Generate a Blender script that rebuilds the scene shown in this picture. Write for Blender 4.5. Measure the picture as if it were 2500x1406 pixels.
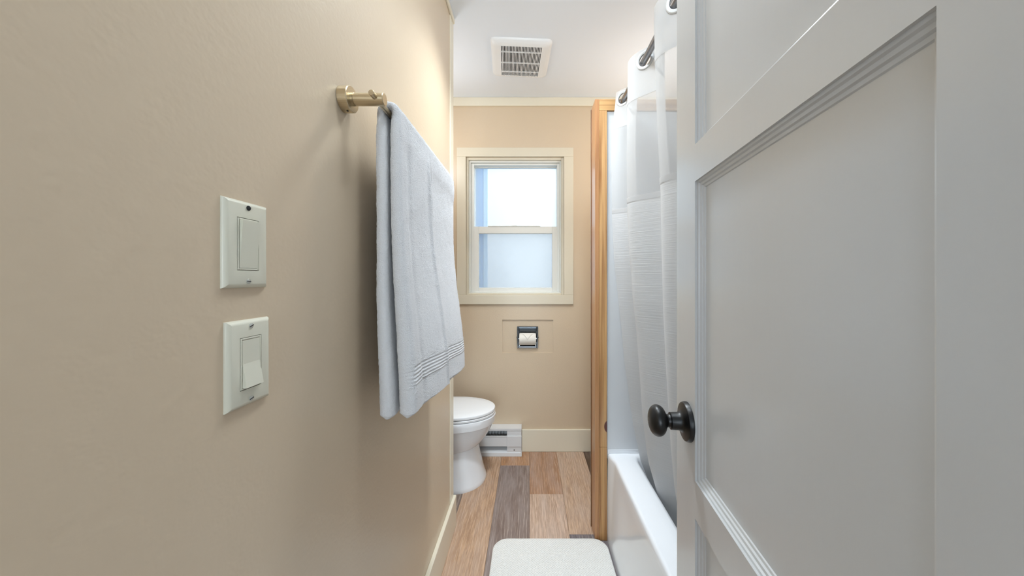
import bpy, bmesh, math, random
import numpy as np
from mathutils import Vector, Matrix, noise

scene = bpy.context.scene
for o in list(bpy.data.objects):
    bpy.data.objects.remove(o, do_unlink=True)
C = scene.collection
PI = math.pi

# ------------------------------------------------------------------ camera
CAM_Z = 1.229
cam_d = bpy.data.cameras.new('camera')
cam_d.sensor_width = 36.0
cam_d.lens = 830.0 / 2500.0 * 36.0
cam_d.shift_x = (1250 - 1292) / 2500.0
cam_d.shift_y = -(703 - 680) / 2500.0
cam_d.clip_start = 0.02
cam = bpy.data.objects.new('camera', cam_d)
cam.location = (0, 0, CAM_Z)
cam.rotation_euler = (PI / 2, 0, 0)
C.objects.link(cam)
scene.camera = cam

# ------------------------------------------------------------------ world, lights, exposure
world = bpy.data.worlds.new('overcast_sky')
scene.world = world
world.use_nodes = True
wn = world.node_tree
bgn = wn.nodes['Background']
bgn.inputs['Color'].default_value = (0.86, 0.935, 1.0, 1)
# evenly overcast sky: three times brighter overhead than at the horizon
_tc = wn.nodes.new('ShaderNodeTexCoord')
_sx = wn.nodes.new('ShaderNodeSeparateXYZ')
wn.links.new(_tc.outputs['Generated'], _sx.inputs[0])
_mx = wn.nodes.new('ShaderNodeMath'); _mx.operation = 'MAXIMUM'; _mx.inputs[1].default_value = 0.0
wn.links.new(_sx.outputs['Z'], _mx.inputs[0])
_ma = wn.nodes.new('ShaderNodeMath'); _ma.operation = 'MULTIPLY_ADD'; _ma.inputs[1].default_value = 2.0; _ma.inputs[2].default_value = 1.0
wn.links.new(_mx.outputs[0], _ma.inputs[0])
_ms = wn.nodes.new('ShaderNodeMath'); _ms.operation = 'MULTIPLY'; _ms.inputs[1].default_value = 2.7
wn.links.new(_ma.outputs[0], _ms.inputs[0])
wn.links.new(_ms.outputs[0], bgn.inputs['Strength'])

def lamp(name, loc, size, power, color, rot=(0, 0, 0), shape='DISK', size_y=None, portal=False):
    d = bpy.data.lights.new(name, 'AREA')
    d.shape = shape
    d.size = size
    if size_y:
        d.size_y = size_y
    d.energy = power
    d.color = color
    if portal:
        d.cycles.is_portal = True
    o = bpy.data.objects.new(name, d)
    o.location = loc
    o.rotation_euler = rot
    C.objects.link(o)
    return o

def globe(name, loc, radius, power, color):
    d = bpy.data.lights.new(name, 'POINT')
    d.shadow_soft_size = radius
    d.energy = power
    d.color = color
    o = bpy.data.objects.new(name, d)
    o.location = loc
    C.objects.link(o)
    return o

lamp('window_portal', (-0.10, 2.58, 1.60), 0.72, 1.0, (1, 1, 1), (-PI / 2, 0, 0), 'RECTANGLE', 1.0, True)
globe('vanity_lamp', (0.80, 2.0, 2.0), 0.08, 4.4, (0.97, 0.95, 0.93))          # above the basin behind the tub partition
globe('alcove_fill', (-0.66, 2.02, 2.10), 0.10, 3.0, (0.92, 0.96, 1.0))  # unseen fill added to brighten ceiling, toilet and back floor
globe('bathroom_ceiling_lamp', (0.10, 0.62, 2.42), 0.12, 9.0, (0.86, 0.945, 1.0))
down_fill = lamp('overhead_fill', (0.02, 1.38, 2.505), 0.22, 6.0, (0.86, 0.94, 1.0))  # added downward fill for floor, mat and tub; no fixture known
down_fill.data.spread = math.radians(100)
for hx in (-0.55, 0.55):
    globe('hall_fill', (hx, -1.05, 1.35), 0.18, 2.8, (0.88, 0.95, 1.0))  # unseen fill added to even out the near walls
lamp('hall_end_fill', (-0.05, -3.95, 1.35), 1.3, 44.0, (0.83, 0.935, 1.0), (PI / 2, 0, 0), 'RECTANGLE', 1.5)   # cool fill added behind the camera; no window is modelled there

vs = scene.view_settings
vs.view_transform = 'Standard'
vs.look = 'None'
vs.exposure = 0.66
vs.gamma = 1.0
vs.use_curve_mapping = False
scene.cycles.max_bounces = 4
scene.cycles.diffuse_bounces = 3
scene.cycles.glossy_bounces = 2
scene.cycles.transparent_max_bounces = 10
scene.cycles.caustics_reflective = False
scene.cycles.caustics_refractive = False
scene.cycles.use_denoising = True
scene.cycles.use_adaptive_sampling = False
scene.cycles.use_light_tree = False
scene.cycles.sample_clamp_indirect = 6.0

# ------------------------------------------------------------------ helpers
def srgb(r, g, b):
    f = lambda c: (c / 255 / 12.92) if c / 255 <= 0.04045 else ((c / 255 + 0.055) / 1.055) ** 2.4
    return (f(r), f(g), f(b), 1.0)

WLOC = {}

class MB:
    """collects shapes in world coordinates; build() links them as one mesh object"""
    def __init__(self):
        self.v = []
        self.f = []

    def raw(self, verts, faces):
        n = len(self.v)
        self.v += [tuple(p) for p in verts]
        self.f += [tuple(i + n for i in f) for f in faces]
        return self

    def bm(self, bm):
        bm.verts.ensure_lookup_table()
        for i, v in enumerate(bm.verts):
            v.index = i
        self.raw([v.co[:] for v in bm.verts], [[v.index for v in f.verts] for f in bm.faces])
        bm.free()
        return self

    def box(self, x0, x1, y0, y1, z0, z1, bev=0.0, seg=1):
        bm = bmesh.new()
        bmesh.ops.create_cube(bm, size=1.0)
        for v in bm.verts:
            v.co = Vector(((x0 + x1) / 2 + v.co.x * (x1 - x0), (y0 + y1) / 2 + v.co.y * (y1 - y0), (z0 + z1) / 2 + v.co.z * (z1 - z0)))
        if bev > 0:
            bmesh.ops.bevel(bm, geom=list(bm.edges), offset=bev, segments=seg, profile=0.5, affect='EDGES', clamp_overlap=True)
        return self.bm(bm)

    def lathe(self, origin, axis, prof, n=32, cap=True):
        """prof: list of (distance along axis, radius)"""
        ax = Vector(axis).normalized()
        up = Vector((0, 0, 1)) if abs(ax.z) < 0.9 else Vector((0, 1, 0))
        e1 = ax.cross(up).normalized()
        e2 = ax.cross(e1)
        o = Vector(origin)
        vs_, fs = [], []
        for (t, r) in prof:
            for k in range(n):
                a = 2 * PI * k / n
                vs_.append(o + ax * t + (e1 * math.cos(a) + e2 * math.sin(a)) * r)
        m = len(prof)
        for i in range(m - 1):
            for k in range(n):
                k2 = (k + 1) % n
                fs.append((i * n + k, i * n + k2, (i + 1) * n + k2, (i + 1) * n + k))
        if cap:
            fs.append(tuple(reversed(range(n))))
            fs.append(tuple((m - 1) * n + k for k in range(n)))
        return self.raw(vs_, fs)

    def grid(self, P, closed_u=False, closed_v=False):
        """P[i][j] points"""
        P = np.asarray(P, dtype=float)
        a, b = P.shape[:2]
        n = len(self.v)
        self.v += [tuple(p) for p in P.reshape(-1, 3)]
        for i in range(a if closed_u else a - 1):
            i2 = (i + 1) % a
            for j in range(b if closed_v else b - 1):
                j2 = (j + 1) % b
                self.f.append((n + i * b + j, n + i * b + j2, n + i2 * b + j2, n + i2 * b + j))
        return self

    def build(self, name, mat, parent=None, smooth=None, origin=None):
        me = bpy.data.meshes.new(name)
        off = Vector(WLOC[parent]) if parent is not None else Vector(origin or (0, 0, 0))
        me.from_pydata([(p[0] - off.x, p[1] - off.y, p[2] - off.z) for p in self.v], [], self.f)
        bm = bmesh.new()
        bm.from_mesh(me)
        bmesh.ops.recalc_face_normals(bm, faces=bm.faces)
        bm.to_mesh(me)
        bm.free()
        me.materials.append(mat)
        if smooth is not None:
            me.polygons.foreach_set('use_smooth', [True] * len(me.polygons))
            me.set_sharp_from_angle(angle=math.radians(smooth))
        o = bpy.data.objects.new(name, me)
        C.objects.link(o)
        if parent is not None:
            o.parent = parent
            WLOC[o] = WLOC[parent]
        else:
            o.location = off
            WLOC[o] = tuple(off)
        return o

def thing(name, label, cat, loc, group=None):
    o = bpy.data.objects.new(name, None)
    o.empty_display_size = 0.05
    o.location = loc
    C.objects.link(o)
    WLOC[o] = tuple(loc)
    tag(o, label, cat, group)
    return o

def tag(o, label, cat, group=None):
    o['label'] = label
    o['category'] = cat
    if group:
        o['group'] = group
    return o

def struct(o, label=None, cat=None):
    o['kind'] = 'structure'
    if label:
        o['label'] = label
    if cat:
        o['category'] = cat
    return o

# ------------------------------------------------------------------ materials
def new_mat(name):
    m = bpy.data.materials.new(name)
    m.use_nodes = True
    nt = m.node_tree
    return m, nt, nt.nodes['Principled BSDF'], nt.nodes['Material Output']

def coords(nt, kind='Object', scale=(1, 1, 1), rot=(0, 0, 0)):
    tc = nt.nodes.new('ShaderNodeTexCoord')
    mp = nt.nodes.new('ShaderNodeMapping')
    mp.inputs['Scale'].default_value = scale
    mp.inputs['Rotation'].default_value = rot
    nt.links.new(tc.outputs[kind], mp.inputs['Vector'])
    return mp.outputs['Vector']

def noise_tex(nt, vec, scale, detail=3, rough=0.55, dist=0.0):
    n = nt.nodes.new('ShaderNodeTexNoise')
    n.inputs['Scale'].default_value = scale
    n.inputs['Detail'].default_value = detail
    n.inputs['Roughness'].default_value = rough
    n.inputs['Distortion'].default_value = dist
    nt.links.new(vec, n.inputs['Vector'])
    return n.outputs['Fac']

def bump(nt, height, strength, distance, normal=None):
    b = nt.nodes.new('ShaderNodeBump')
    b.inputs['Strength'].default_value = strength
    b.inputs['Distance'].default_value = distance
    nt.links.new(height, b.inputs['Height'])
    if normal is not None:
        nt.links.new(normal, b.inputs['Normal'])
    return b.outputs['Normal']

def ramp(nt, fac, stops):
    r = nt.nodes.new('ShaderNodeValToRGB')
    el = r.color_ramp.elements
    while len(el) < len(stops):
        el.new(0.5)
    for e, (p, c) in zip(el, stops):
        e.position = p
        e.color = c
    nt.links.new(fac, r.inputs['Fac'])
    return r.outputs['Color']

def mixc(nt, fac, a, b, mode='MIX'):
    m = nt.nodes.new('ShaderNodeMix')
    m.data_type = 'RGBA'
    m.blend_type = mode
    for sock, val in ((m.inputs[0], fac), (m.inputs[6], a), (m.inputs[7], b)):
        if isinstance(val, (int, float, tuple)):
            sock.default_value = val
        else:
            nt.links.new(val, sock)
    return m.outputs[2]

def math_n(nt, op, a, b=None, clamp=False):
    m = nt.nodes.new('ShaderNodeMath')
    m.operation = op
    m.use_clamp = clamp
    for i, val in enumerate((a, b)):
        if val is None:
            continue
        if isinstance(val, (int, float)):
            m.inputs[i].default_value = val
        else:
            nt.links.new(val, m.inputs[i])
    return m.outputs[0]

def plain(name, col, rough=0.5, metal=0.0, spec=0.5, coat=0.0):
    m, nt, b, _ = new_mat(name)
    b.inputs['Base Color'].default_value = col
    b.inputs['Roughness'].default_value = rough
    b.inputs['Metallic'].default_value = metal
    b.inputs['Specular IOR Level'].default_value = spec
    b.inputs['Coat Weight'].default_value = coat
    return m

def painted(name, col, rough, peel=0.25, peel_scale=110, brush=0.0, brush_scale=(140, 140, 6), dist=0.0012, spec=0.5):
    """wall or trim paint: rolled orange peel and/or brush strokes as fine relief"""
    m, nt, b, _ = new_mat(name)
    v = coords(nt)
    b.inputs['Roughness'].default_value = rough
    b.inputs['Specular IOR Level'].default_value = spec
    b.inputs['Base Color'].default_value = tuple(x * 0.977 for x in col[:3]) + (1,)
    nrm = None
    if peel > 0:
        nrm = bump(nt, noise_tex(nt, v, peel_scale, 1, 0.45), peel, dist)
    if brush > 0:
        vb = coords(nt, 'Object', brush_scale)
        nrm = bump(nt, noise_tex(nt, vb, 1.0, 2, 0.6), brush, dist, nrm)
    if nrm is not None:
        nt.links.new(nrm, b.inputs['Normal'])
    return m

M = {}
M['wall'] = painted('beige_wall_paint', srgb(218, 198, 171), 0.33, 0.32, 120, spec=0.5)
M['trim'] = painted('cream_trim_paint', srgb(238, 230, 210), 0.30, 0.0, 60)
M['casing'] = painted('cream_casing_paint', srgb(226, 217, 196), 0.34, 0.0, 60)
M['ceiling'] = plain('white_ceiling_paint', srgb(234, 240, 248), 0.6)
M['door'] = painted('white_door_enamel', srgb(214, 216, 217), 0.24, 0.0, 38, 0.13, (95, 95, 7), 0.0012, 0.75)
M['vinyl'] = plain('white_window_vinyl', srgb(236, 236, 230), 0.35)
M['switch'] = plain('white_switch_plastic', srgb(224, 221, 203), 0.3)
M['porcelain'] = plain('white_porcelain', srgb(242, 245, 249), 0.12, coat=0.3)
M['seat'] = plain('white_seat_plastic', srgb(245, 248, 251), 0.22)
M['acrylic'] = plain('white_tub_acrylic', srgb(242, 245, 249), 0.14, coat=0.3)
M['surround'] = plain('white_shower_surround', srgb(222, 225, 228), 0.3)
M['heater'] = plain('white_heater_enamel', srgb(228, 229, 230), 0.35)
M['dark'] = plain('dark_void', srgb(30, 30, 30), 0.8)
M['fin'] = plain('grey_heater_fins', srgb(120, 117, 112), 0.5, 0.6)
M['black'] = plain('matte_black_metal', srgb(11, 11, 12), 0.36, 0.0, 0.5)
M['nickel'] = None
M['chrome'] = plain('polished_chrome', srgb(150, 154, 158), 0.10, 1.0)
M['steel'] = plain('screw_steel', srgb(196, 196, 188), 0.35, 0.4)
M['rod'] = plain('brushed_rod_steel', srgb(150, 150, 152), 0.3, 1.0)
M['fan'] = plain('white_fan_plastic', srgb(238, 239, 240), 0.4)
M['paper'] = plain('toilet_paper', srgb(238, 234, 226), 0.95, spec=0.1)
M['grommet'] = plain('grey_plastic_ring', srgb(205, 206, 206), 0.4)

def brushed_nickel():
    m, nt, b, _ = new_mat('brushed_champagne_nickel')
    b.inputs['Metallic'].default_value = 1.0
    v = coords(nt, 'Object', (1.0, 300, 300))
    f = noise_tex(nt, v, 3.0, 2)
    nt.links.new(ramp(nt, f, [(0.3, srgb(196, 178, 146)), (0.7, srgb(220, 204, 174))]), b.inputs['Base Color'])
    b.inputs['Roughness'].default_value = 0.34
    return m
M['nickel'] = brushed_nickel()

def pine(name, axis, light, dark, knot=None, rough=0.3):
    m, nt, b, _ = new_mat(name)
    sc = {'z': (85, 85, 1.6), 'x': (1.6, 85, 85)}[axis]
    n1 = noise_tex(nt, coords(nt, 'Object', sc), 1.0, 5, 0.6, 0.8)
    sc2 = {'z': (22, 22, 0.9), 'x': (0.9, 22, 22)}[axis]
    n2 = noise_tex(nt, coords(nt, 'Object', sc2), 1.0, 3, 0.5, 1.2)
    f = mixc(nt, 0.45, n1, n2)
    col = ramp(nt, f, [(0.38, light), (0.50, tuple(0.72 * l + 0.28 * d for l, d in zip(light, dark))), (0.64, dark)])
    if knot:
        (kp, kr, kc) = knot
        tc = nt.nodes.new('ShaderNodeTexCoord')
        sub = nt.nodes.new('ShaderNodeVectorMath'); sub.operation = 'SUBTRACT'
        nt.links.new(tc.outputs['Object'], sub.inputs[0]); sub.inputs[1].default_value = kp
        mul = nt.nodes.new('ShaderNodeVectorMath'); mul.operation = 'MULTIPLY'
        nt.links.new(sub.outputs[0], mul.inputs[0]); mul.inputs[1].default_value = (1 / kr[0], 1 / kr[1], 1 / kr[2])
        ln = nt.nodes.new('ShaderNodeVectorMath'); ln.operation = 'LENGTH'
        nt.links.new(mul.outputs[0], ln.inputs[0])
        mask = ramp(nt, ln.outputs['Value'], [(0.85, (1, 1, 1, 1)), (1.0, (0, 0, 0, 1))])
        col = mixc(nt, mask, col, kc)
    nt.links.new(col, b.inputs['Base Color'])
    b.inputs['Roughness'].default_value = rough
    b.inputs['Coat Weight'].default_value = 0.25
    b.inputs['Coat Roughness'].default_value = 0.2
    return m
PL, PD = srgb(220, 174, 118), srgb(156, 106, 60)
M['pine_z'] = pine('varnished_pine_upright', 'z', PL, PD, ((0.3700, 1.594, 0.708), (0.020, 0.06, 0.030), srgb(92, 40, 28)))
M['pine_b'] = pine('varnished_pine_board', 'z', srgb(198, 146, 98), srgb(156, 106, 68))
M['pine_x'] = pine('varnished_pine_header', 'x', PL, PD)
M['pine_dark'] = pine('dark_stained_strip', 'z', srgb(128, 88, 54), srgb(92, 60, 36))

def plank_mat():
    m, nt, b, _ = new_mat('vinyl_plank_oak')
    oi = nt.nodes.new('ShaderNodeObjectInfo')
    tc = nt.nodes.new('ShaderNodeTexCoord')
    addv = nt.nodes.new('ShaderNodeVectorMath'); addv.operation = 'ADD'
    comb = nt.nodes.new('ShaderNodeCombineXYZ')
    rx = math_n(nt, 'MULTIPLY', oi.outputs['Random'], 37.0)
    for i in range(3):
        nt.links.new(rx, comb.inputs[i])
    nt.links.new(tc.outputs['Object'], addv.inputs[0])
    nt.links.new(comb.outputs[0], addv.inputs[1])
    def mp(s):
        n = nt.nodes.new('ShaderNodeMapping')
        n.inputs['Scale'].default_value = s
        nt.links.new(addv.outputs[0], n.inputs['Vector'])
        return n.outputs['Vector']
    fine = noise_tex(nt, mp((190, 10, 1)), 1.0, 5, 0.7)
    broad = noise_tex(nt, mp((9, 1.6, 1)), 1.0, 4, 0.6, 1.0)
    # cathedral grain: distorted rings
    w = nt.nodes.new('ShaderNodeTexWave')
    w.wave_type = 'BANDS'
    w.bands_direction = 'X'
    w.inputs['Scale'].default_value = 6.0
    w.inputs['Distortion'].default_value = 9.0
    w.inputs['Detail'].default_value = 3.0
    w.inputs['Detail Scale'].default_value = 0.9
    nt.links.new(mp((3.4, 0.55, 1)), w.inputs['Vector'])
    col = oi.outputs['Color']
    dark = mixc(nt, 1.0, col, (0.52, 0.47, 0.44, 1), 'MULTIPLY')
    c1 = mixc(nt, ramp(nt, fine, [(0.42, (0.85, 0.85, 0.85, 1)), (0.62, (0, 0, 0, 1))]), col, dark)
    c2 = mixc(nt, ramp(nt, broad, [(0.42, (0, 0, 0, 1)), (0.75, (0.75, 0.75, 0.75, 1))]), c1, mixc(nt, 0.5, col, dark))
    streak = math_n(nt, 'MULTIPLY', ramp(nt, w.outputs['Fac'], [(0.80, (0, 0, 0, 1)), (0.97, (1, 1, 1, 1))]),
                    ramp(nt, broad, [(0.40, (0, 0, 0, 1)), (0.60, (0.85, 0.85, 0.85, 1))]))
    streak = math_n(nt, 'MULTIPLY', streak, ramp(nt, fine, [(0.38, (0.0, 0.0, 0.0, 1)), (0.58, (1, 1, 1, 1))]))
    c3 = mixc(nt, streak, c2, mixc(nt, 0.45, col, srgb(226, 214, 200)))
    wash = noise_tex(nt, mp((14, 3.2, 1)), 1.0, 3, 0.6, 0.5)
    c3 = mixc(nt, ramp(nt, wash, [(0.42, (0, 0, 0, 1)), (0.70, (0.55, 0.55, 0.55, 1))]), c3, mixc(nt, 0.55, col, srgb(178, 168, 166)))
    nt.links.new(c3, b.inputs['Base Color'])
    b.inputs['Roughness'].default_value = 0.42
    nt.links.new(bump(nt, fine, 0.25, 0.0006), b.inputs['Normal'])
    return m
M['plank'] = plank_mat()

def terry():
    m, nt, b, _ = new_mat('white_terry_cloth')
    v = coords(nt)
    f1 = noise_tex(nt, v, 420, 3, 0.7)
    f2 = noise_tex(nt, v, 90, 3, 0.6)
    b.inputs['Base Color'].default_value = srgb(243, 243, 245)
    b.inputs['Roughness'].default_value = 1.0
    b.inputs['Specular IOR Level'].default_value = 0.05
    b.inputs['Sheen Weight'].default_value = 0.35
    b.inputs['Sheen Roughness'].default_value = 0.6
    n1 = bump(nt, f1, 1.0, 0.004)
    n2 = bump(nt, f2, 0.35, 0.003, n1)
    nt.links.new(n2, b.inputs['Normal'])
    return m
M['terry'] = terry()
M['hem'] = plain('smooth_towel_weave', srgb(234, 235, 239), 0.9, spec=0.1)

def mat_weave():
    m, nt, b, _ = new_mat('memory_foam_mat_cover')
    v = coords(nt, 'Object', (1, 1, 1), (0, 0, PI / 4))
    vo = nt.nodes.new('ShaderNodeTexVoronoi')
    vo.inputs['Scale'].default_value = 120
    vo.inputs['Randomness'].default_value = 0.15
    nt.links.new(v, vo.inputs['Vector'])
    d = vo.outputs['Distance']
    nt.links.new(ramp(nt, d, [(0.05, srgb(214, 212, 208)), (0.30, srgb(238, 237, 233))]), b.inputs['Base Color'])
    b.inputs['Roughness'].default_value = 0.95
    b.inputs['Specular IOR Level'].default_value = 0.1
    nt.links.new(bump(nt, d, 0.9, 0.004, bump(nt, noise_tex(nt, v, 700, 2), 0.4, 0.001)), b.inputs['Normal'])
    return m
M['mat'] = mat_weave()

def fabric(name, col, transp, transl, slub=0.0):
    m, nt, b, out = new_mat(name)
    nt.nodes.remove(b)
    df = nt.nodes.new('ShaderNodeBsdfDiffuse'); df.inputs['Color'].default_value = col
    tl = nt.nodes.new('ShaderNodeBsdfTranslucent'); tl.inputs['Color'].default_value = col
    tr = nt.nodes.new('ShaderNodeBsdfTransparent')
    if slub > 0:
        v = coords(nt, 'Object', (5, 5, 210))
        f = noise_tex(nt, v, 1.0, 3, 0.6)
        nrm = bump(nt, f, slub, 0.003)
        nt.links.new(nrm, df.inputs['Normal'])
    m1 = nt.nodes.new('ShaderNodeMixShader'); m1.inputs[0].default_value = transl
    nt.links.new(df.outputs[0], m1.inputs[1]); nt.links.new(tl.outputs[0], m1.inputs[2])
    m2 = nt.nodes.new('ShaderNodeMixShader'); m2.inputs[0].default_value = transp
    nt.links.new(m1.outputs[0], m2.inputs[1]); nt.links.new(tr.outputs[0], m2.inputs[2])
    nt.links.new(m2.outputs[0], out.inputs['Surface'])
    return m
M['curtain'] = fabric('white_slub_polyester', srgb(236, 237, 238), 0.04, 0.40, 0.35)
M['header'] = fabric('white_header_cloth', srgb(226, 226, 226), 0.06, 0.40)
M['sheer'] = fabric('sheer_voile', srgb(232, 233, 234), 0.42, 0.40)

def frosted(name, tint, speck):
    m, nt, b, out = new_mat(name)
    nt.nodes.remove(b)
    v = coords(nt)
    f = noise_tex(nt, v, 260, 2)
    tr = nt.nodes.new('ShaderNodeBsdfTransparent')
    nt.links.new(mixc(nt, f, tint, tuple(c * speck for c in tint[:3]) + (1,)), tr.inputs['Color'])
    tl = nt.nodes.new('ShaderNodeBsdfTranslucent'); tl.inputs['Color'].default_value = tint
    gl = nt.nodes.new('ShaderNodeBsdfGlossy'); gl.inputs['Roughness'].default_value = 0.3
    m1 = nt.nodes.new('ShaderNodeMixShader'); m1.inputs[0].default_value = 0.28
    nt.links.new(tr.outputs[0], m1.inputs[1]); nt.links.new(tl.outputs[0], m1.inputs[2])
    m2 = nt.nodes.new('ShaderNodeMixShader'); m2.inputs[0].default_value = 0.05
    nt.links.new(m1.outputs[0], m2.inputs[1]); nt.links.new(gl.outputs[0], m2.inputs[2])
    nt.links.new(m2.outputs[0], out.inputs['Surface'])
    return m
M['glass'] = frosted('obscure_glass', (0.52, 0.545, 0.555, 1), 0.85)

def screen_mat():
    m, nt, b, out = new_mat('insect_screen_mesh')
    nt.nodes.remove(b)
    tr = nt.nodes.new('ShaderNodeBsdfTransparent'); tr.inputs['Color'].default_value = (0.86, 0.845, 0.835, 1)
    nt.links.new(tr.outputs[0], out.inputs['Surface'])
    return m
M['screen'] = screen_mat()
M['ext_cool'] = plain('cool_light_exterior', srgb(60, 128, 190), 0.6)  # blue of the cool sky light is put into this colour
M['ext_cool_pale'] = plain('cool_light_exterior_pale', srgb(150, 185, 215), 0.6)  # lighter step of the same sky light tint

# ------------------------------------------------------------------ the room
WX = -0.38           # face of the near left wall
WEND = 1.690         # where it ends
BY = 2.425           # back wall face
ZC = 2.517           # ceiling
RX = 1.08            # right wall face behind the tub
HY = -4.0            # hall end

# floor: subfloor and separate planks
sub = MB().box(-1.6, 1.6, HY - 0.1, BY + 0.1, -0.08, -0.006).build('floor', M['dark'])
struct(sub, 'wood look vinyl plank floor in mixed tan, brown and grey boards', 'floor')
PW, PLEN = 0.191, 1.219
cols = {
    -5: (0.40, [(140, 118, 100)]), -4: (0.9, [(170, 140, 112)]),
    -3: (1.95, [(96, 78, 62), (112, 92, 76)]),
    -2: (1.21, [(184, 148, 116), (150, 126, 106)]),
    -1: (2.237, [(178, 132, 92), (128, 110, 102), (170, 140, 116)]),
    0: (1.94, [(164, 122, 90), (190, 162, 140), (150, 118, 92)]),
    1: (1.634, [(184, 154, 128), (112, 106, 110), (176, 140, 112)]),
    2: (2.10, [(84, 64, 48), (150, 124, 104)]),
    3: (1.5, [(170, 140, 112)]), 4: (0.9, [(128, 110, 102)]),
}
def plank_mesh(w, l):
    bm = bmesh.new()
    bmesh.ops.create_cube(bm, size=1.0)
    for v in bm.verts:
        v.co = Vector((v.co.x * (w - 0.0006), v.co.y * (l - 0.0006), v.co.z * 0.006))
    top = [e for e in bm.edges if all(v.co.z > 0 for v in e.verts)]
    bmesh.ops.bevel(bm, geom=top, offset=0.0008, segments=1, affect='EDGES')
    me = bpy.data.meshes.new('plank')
    bm.to_mesh(me); bm.free()
    me.materials.append(M['plank'])
    return me
pcache = {}
for k in range(-8, 8):
    x0 = 0.002 + PW * k
    j, cl = cols.get(k, (0.7, [(160, 130, 106)]))
    y1 = j
    while y1 < BY:
        y1 += PLEN
    idx = 0
    while y1 > max(HY, -0.6):
        y0 = y1 - PLEN
        a, b_ = y0, min(y1, BY)
        if b_ - a > 0.02:
            key = round(b_ - a, 4)
            if key not in pcache:
                pcache[key] = plank_mesh(PW, b_ - a)
            o = bpy.data.objects.new('plank', pcache[key])
            _c = cl[idx % len(cl)]
            _g = sum(_c) / 3
            c = srgb(*[min(250, (v_ * 0.90 + _g * 0.10) * 1.14 + 4) for v_ in _c])
            o.color = c
            o.location = (x0 + PW / 2, (a + b_) / 2, -0.003)
            o.parent = sub
            C.objects.link(o)
        idx += 1
        y1 = y0

# ceiling
struct(MB().box(-1.6, 1.6, HY - 0.1, BY + 0.15, ZC, ZC + 0.08).build('ceiling', M['ceiling']), 'smooth flat white painted bathroom ceiling', 'ceiling')

# walls
struct(MB().box(WX - 0.12, WX, -0.15, WEND, 0, ZC).build('wall_left', M['wall']), 'beige semi gloss painted wall with switches and towel bar', 'wall')
struct(MB().box(-1.1, WX - 0.12, WEND - 0.12, WEND, 0, ZC).build('wall_alcove_side', M['wall']))
struct(MB().box(-1.1, -0.97, WEND, BY, 0, ZC).build('wall_alcove_back', M['wall']))
struct(MB().box(RX, RX + 0.1, 0.02, BY, 0, ZC).build('wall_right', M['wall']))
struct(MB().box(0.27, 1.6, -0.15, 0.10, 0, ZC).build('wall_tub_head', M['wall']))
struct(MB().box(-1.6, WX - 0.12, -0.25, -0.15, 0, ZC).build('wall_hall_front', M['ceiling']))
struct(MB().box(1.5, 1.6, HY, -0.15, 0, ZC).build('wall_hall_right', M['ceiling']))
struct(MB().box(-1.6, -1.5, HY, -0.25, 0, ZC).build('wall_hall_left', M['ceiling']))
struct(MB().box(-1.6, 1.6, HY - 0.1, HY, 0, ZC).build('wall_hall_end', M['ceiling']))

# back wall with the window opening and the shallow access recess left open
WX0, WX1, WZ0, WZ1 = -0.4506, 0.247, 1.113, 2.095      # inside of the casing
PX0, PX1, PZ0, PZ1 = -0.1920, 0.1715, 0.700, 0.9354     # patch around the paper holder
T = 0.14
bw = MB()
bw.box(-1.1, RX + 0.1, BY, BY + T, WZ1, ZC)
bw.box(-1.1, WX0, BY, BY + T, WZ0, WZ1)
bw.box(WX1, RX + 0.1, BY, BY + T, WZ0, WZ1)
bw.box(-1.1, RX + 0.1, BY, BY + T, PZ1, WZ0)
bw.box(-1.1, PX0, BY, BY + T, PZ0, PZ1)
bw.box(PX1, RX + 0.1, BY, BY + T, PZ0, PZ1)
bw.box(-1.1, RX + 0.1, BY, BY + T, 0, PZ0)
struct(bw.build('wall_back', M['wall']), 'beige back wall holding the window and the paper holder', 'wall')
HX0, HX1, HZ0, HZ1 = -0.082, 0.059, 0.737, 0.884        # recess of the paper holder
pt = MB()
r_ = BY + 0.009
e_ = -0.0005
pt.box(PX0 + e_, PX1 - e_, r_, r_ + 0.012, HZ1, PZ1 - e_)
pt.box(PX0 + e_, PX1 - e_, r_, r_ + 0.012, PZ0 + e_, HZ0)
pt.box(PX0 + e_, HX0, r_, r_ + 0.012, HZ0, HZ1)
pt.box(HX1, PX1 - e_, r_, r_ + 0.012, HZ0, HZ1)
struct(pt.build('trim_1', M['wall']), 'shallow painted beige patch panel around the recessed paper holder', 'panel')

# ceiling trims, baseboards, corner bead
struct(MB().box(-0.97, RX, BY - 0.013, BY, ZC - 0.061, ZC, 0.002).build('trim_2', M['trim']), 'flat cream board along the top of the back wall', 'trim')
struct(MB().box(WX, WX + 0.010, -0.15, WEND, ZC - 0.026, ZC, 0.002).build('trim_3', M['trim']), 'slim cream strip along the top of the left wall', 'trim')
struct(MB().box(WX - 0.004, WX + 0.003, 1.626, WEND + 0.003, 0.148, ZC - 0.026, 0.0012).build('trim_4', M['trim']), 'narrow vertical corner strip at the end of the left wall', 'trim')
struct(MB().box(WX, WX + 0.016, -0.15, WEND + 0.012, 0, 0.148, 0.002).build('baseboard_left', M['trim']), 'tall cream baseboard along the left wall under the towel', 'baseboard')
struct(MB().box(-0.052, RX, BY - 0.014, BY, 0, 0.157, 0.003, 2).build('baseboard_back', M['trim']), 'tall cream baseboard along the back wall beside the heater', 'baseboard')

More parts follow.
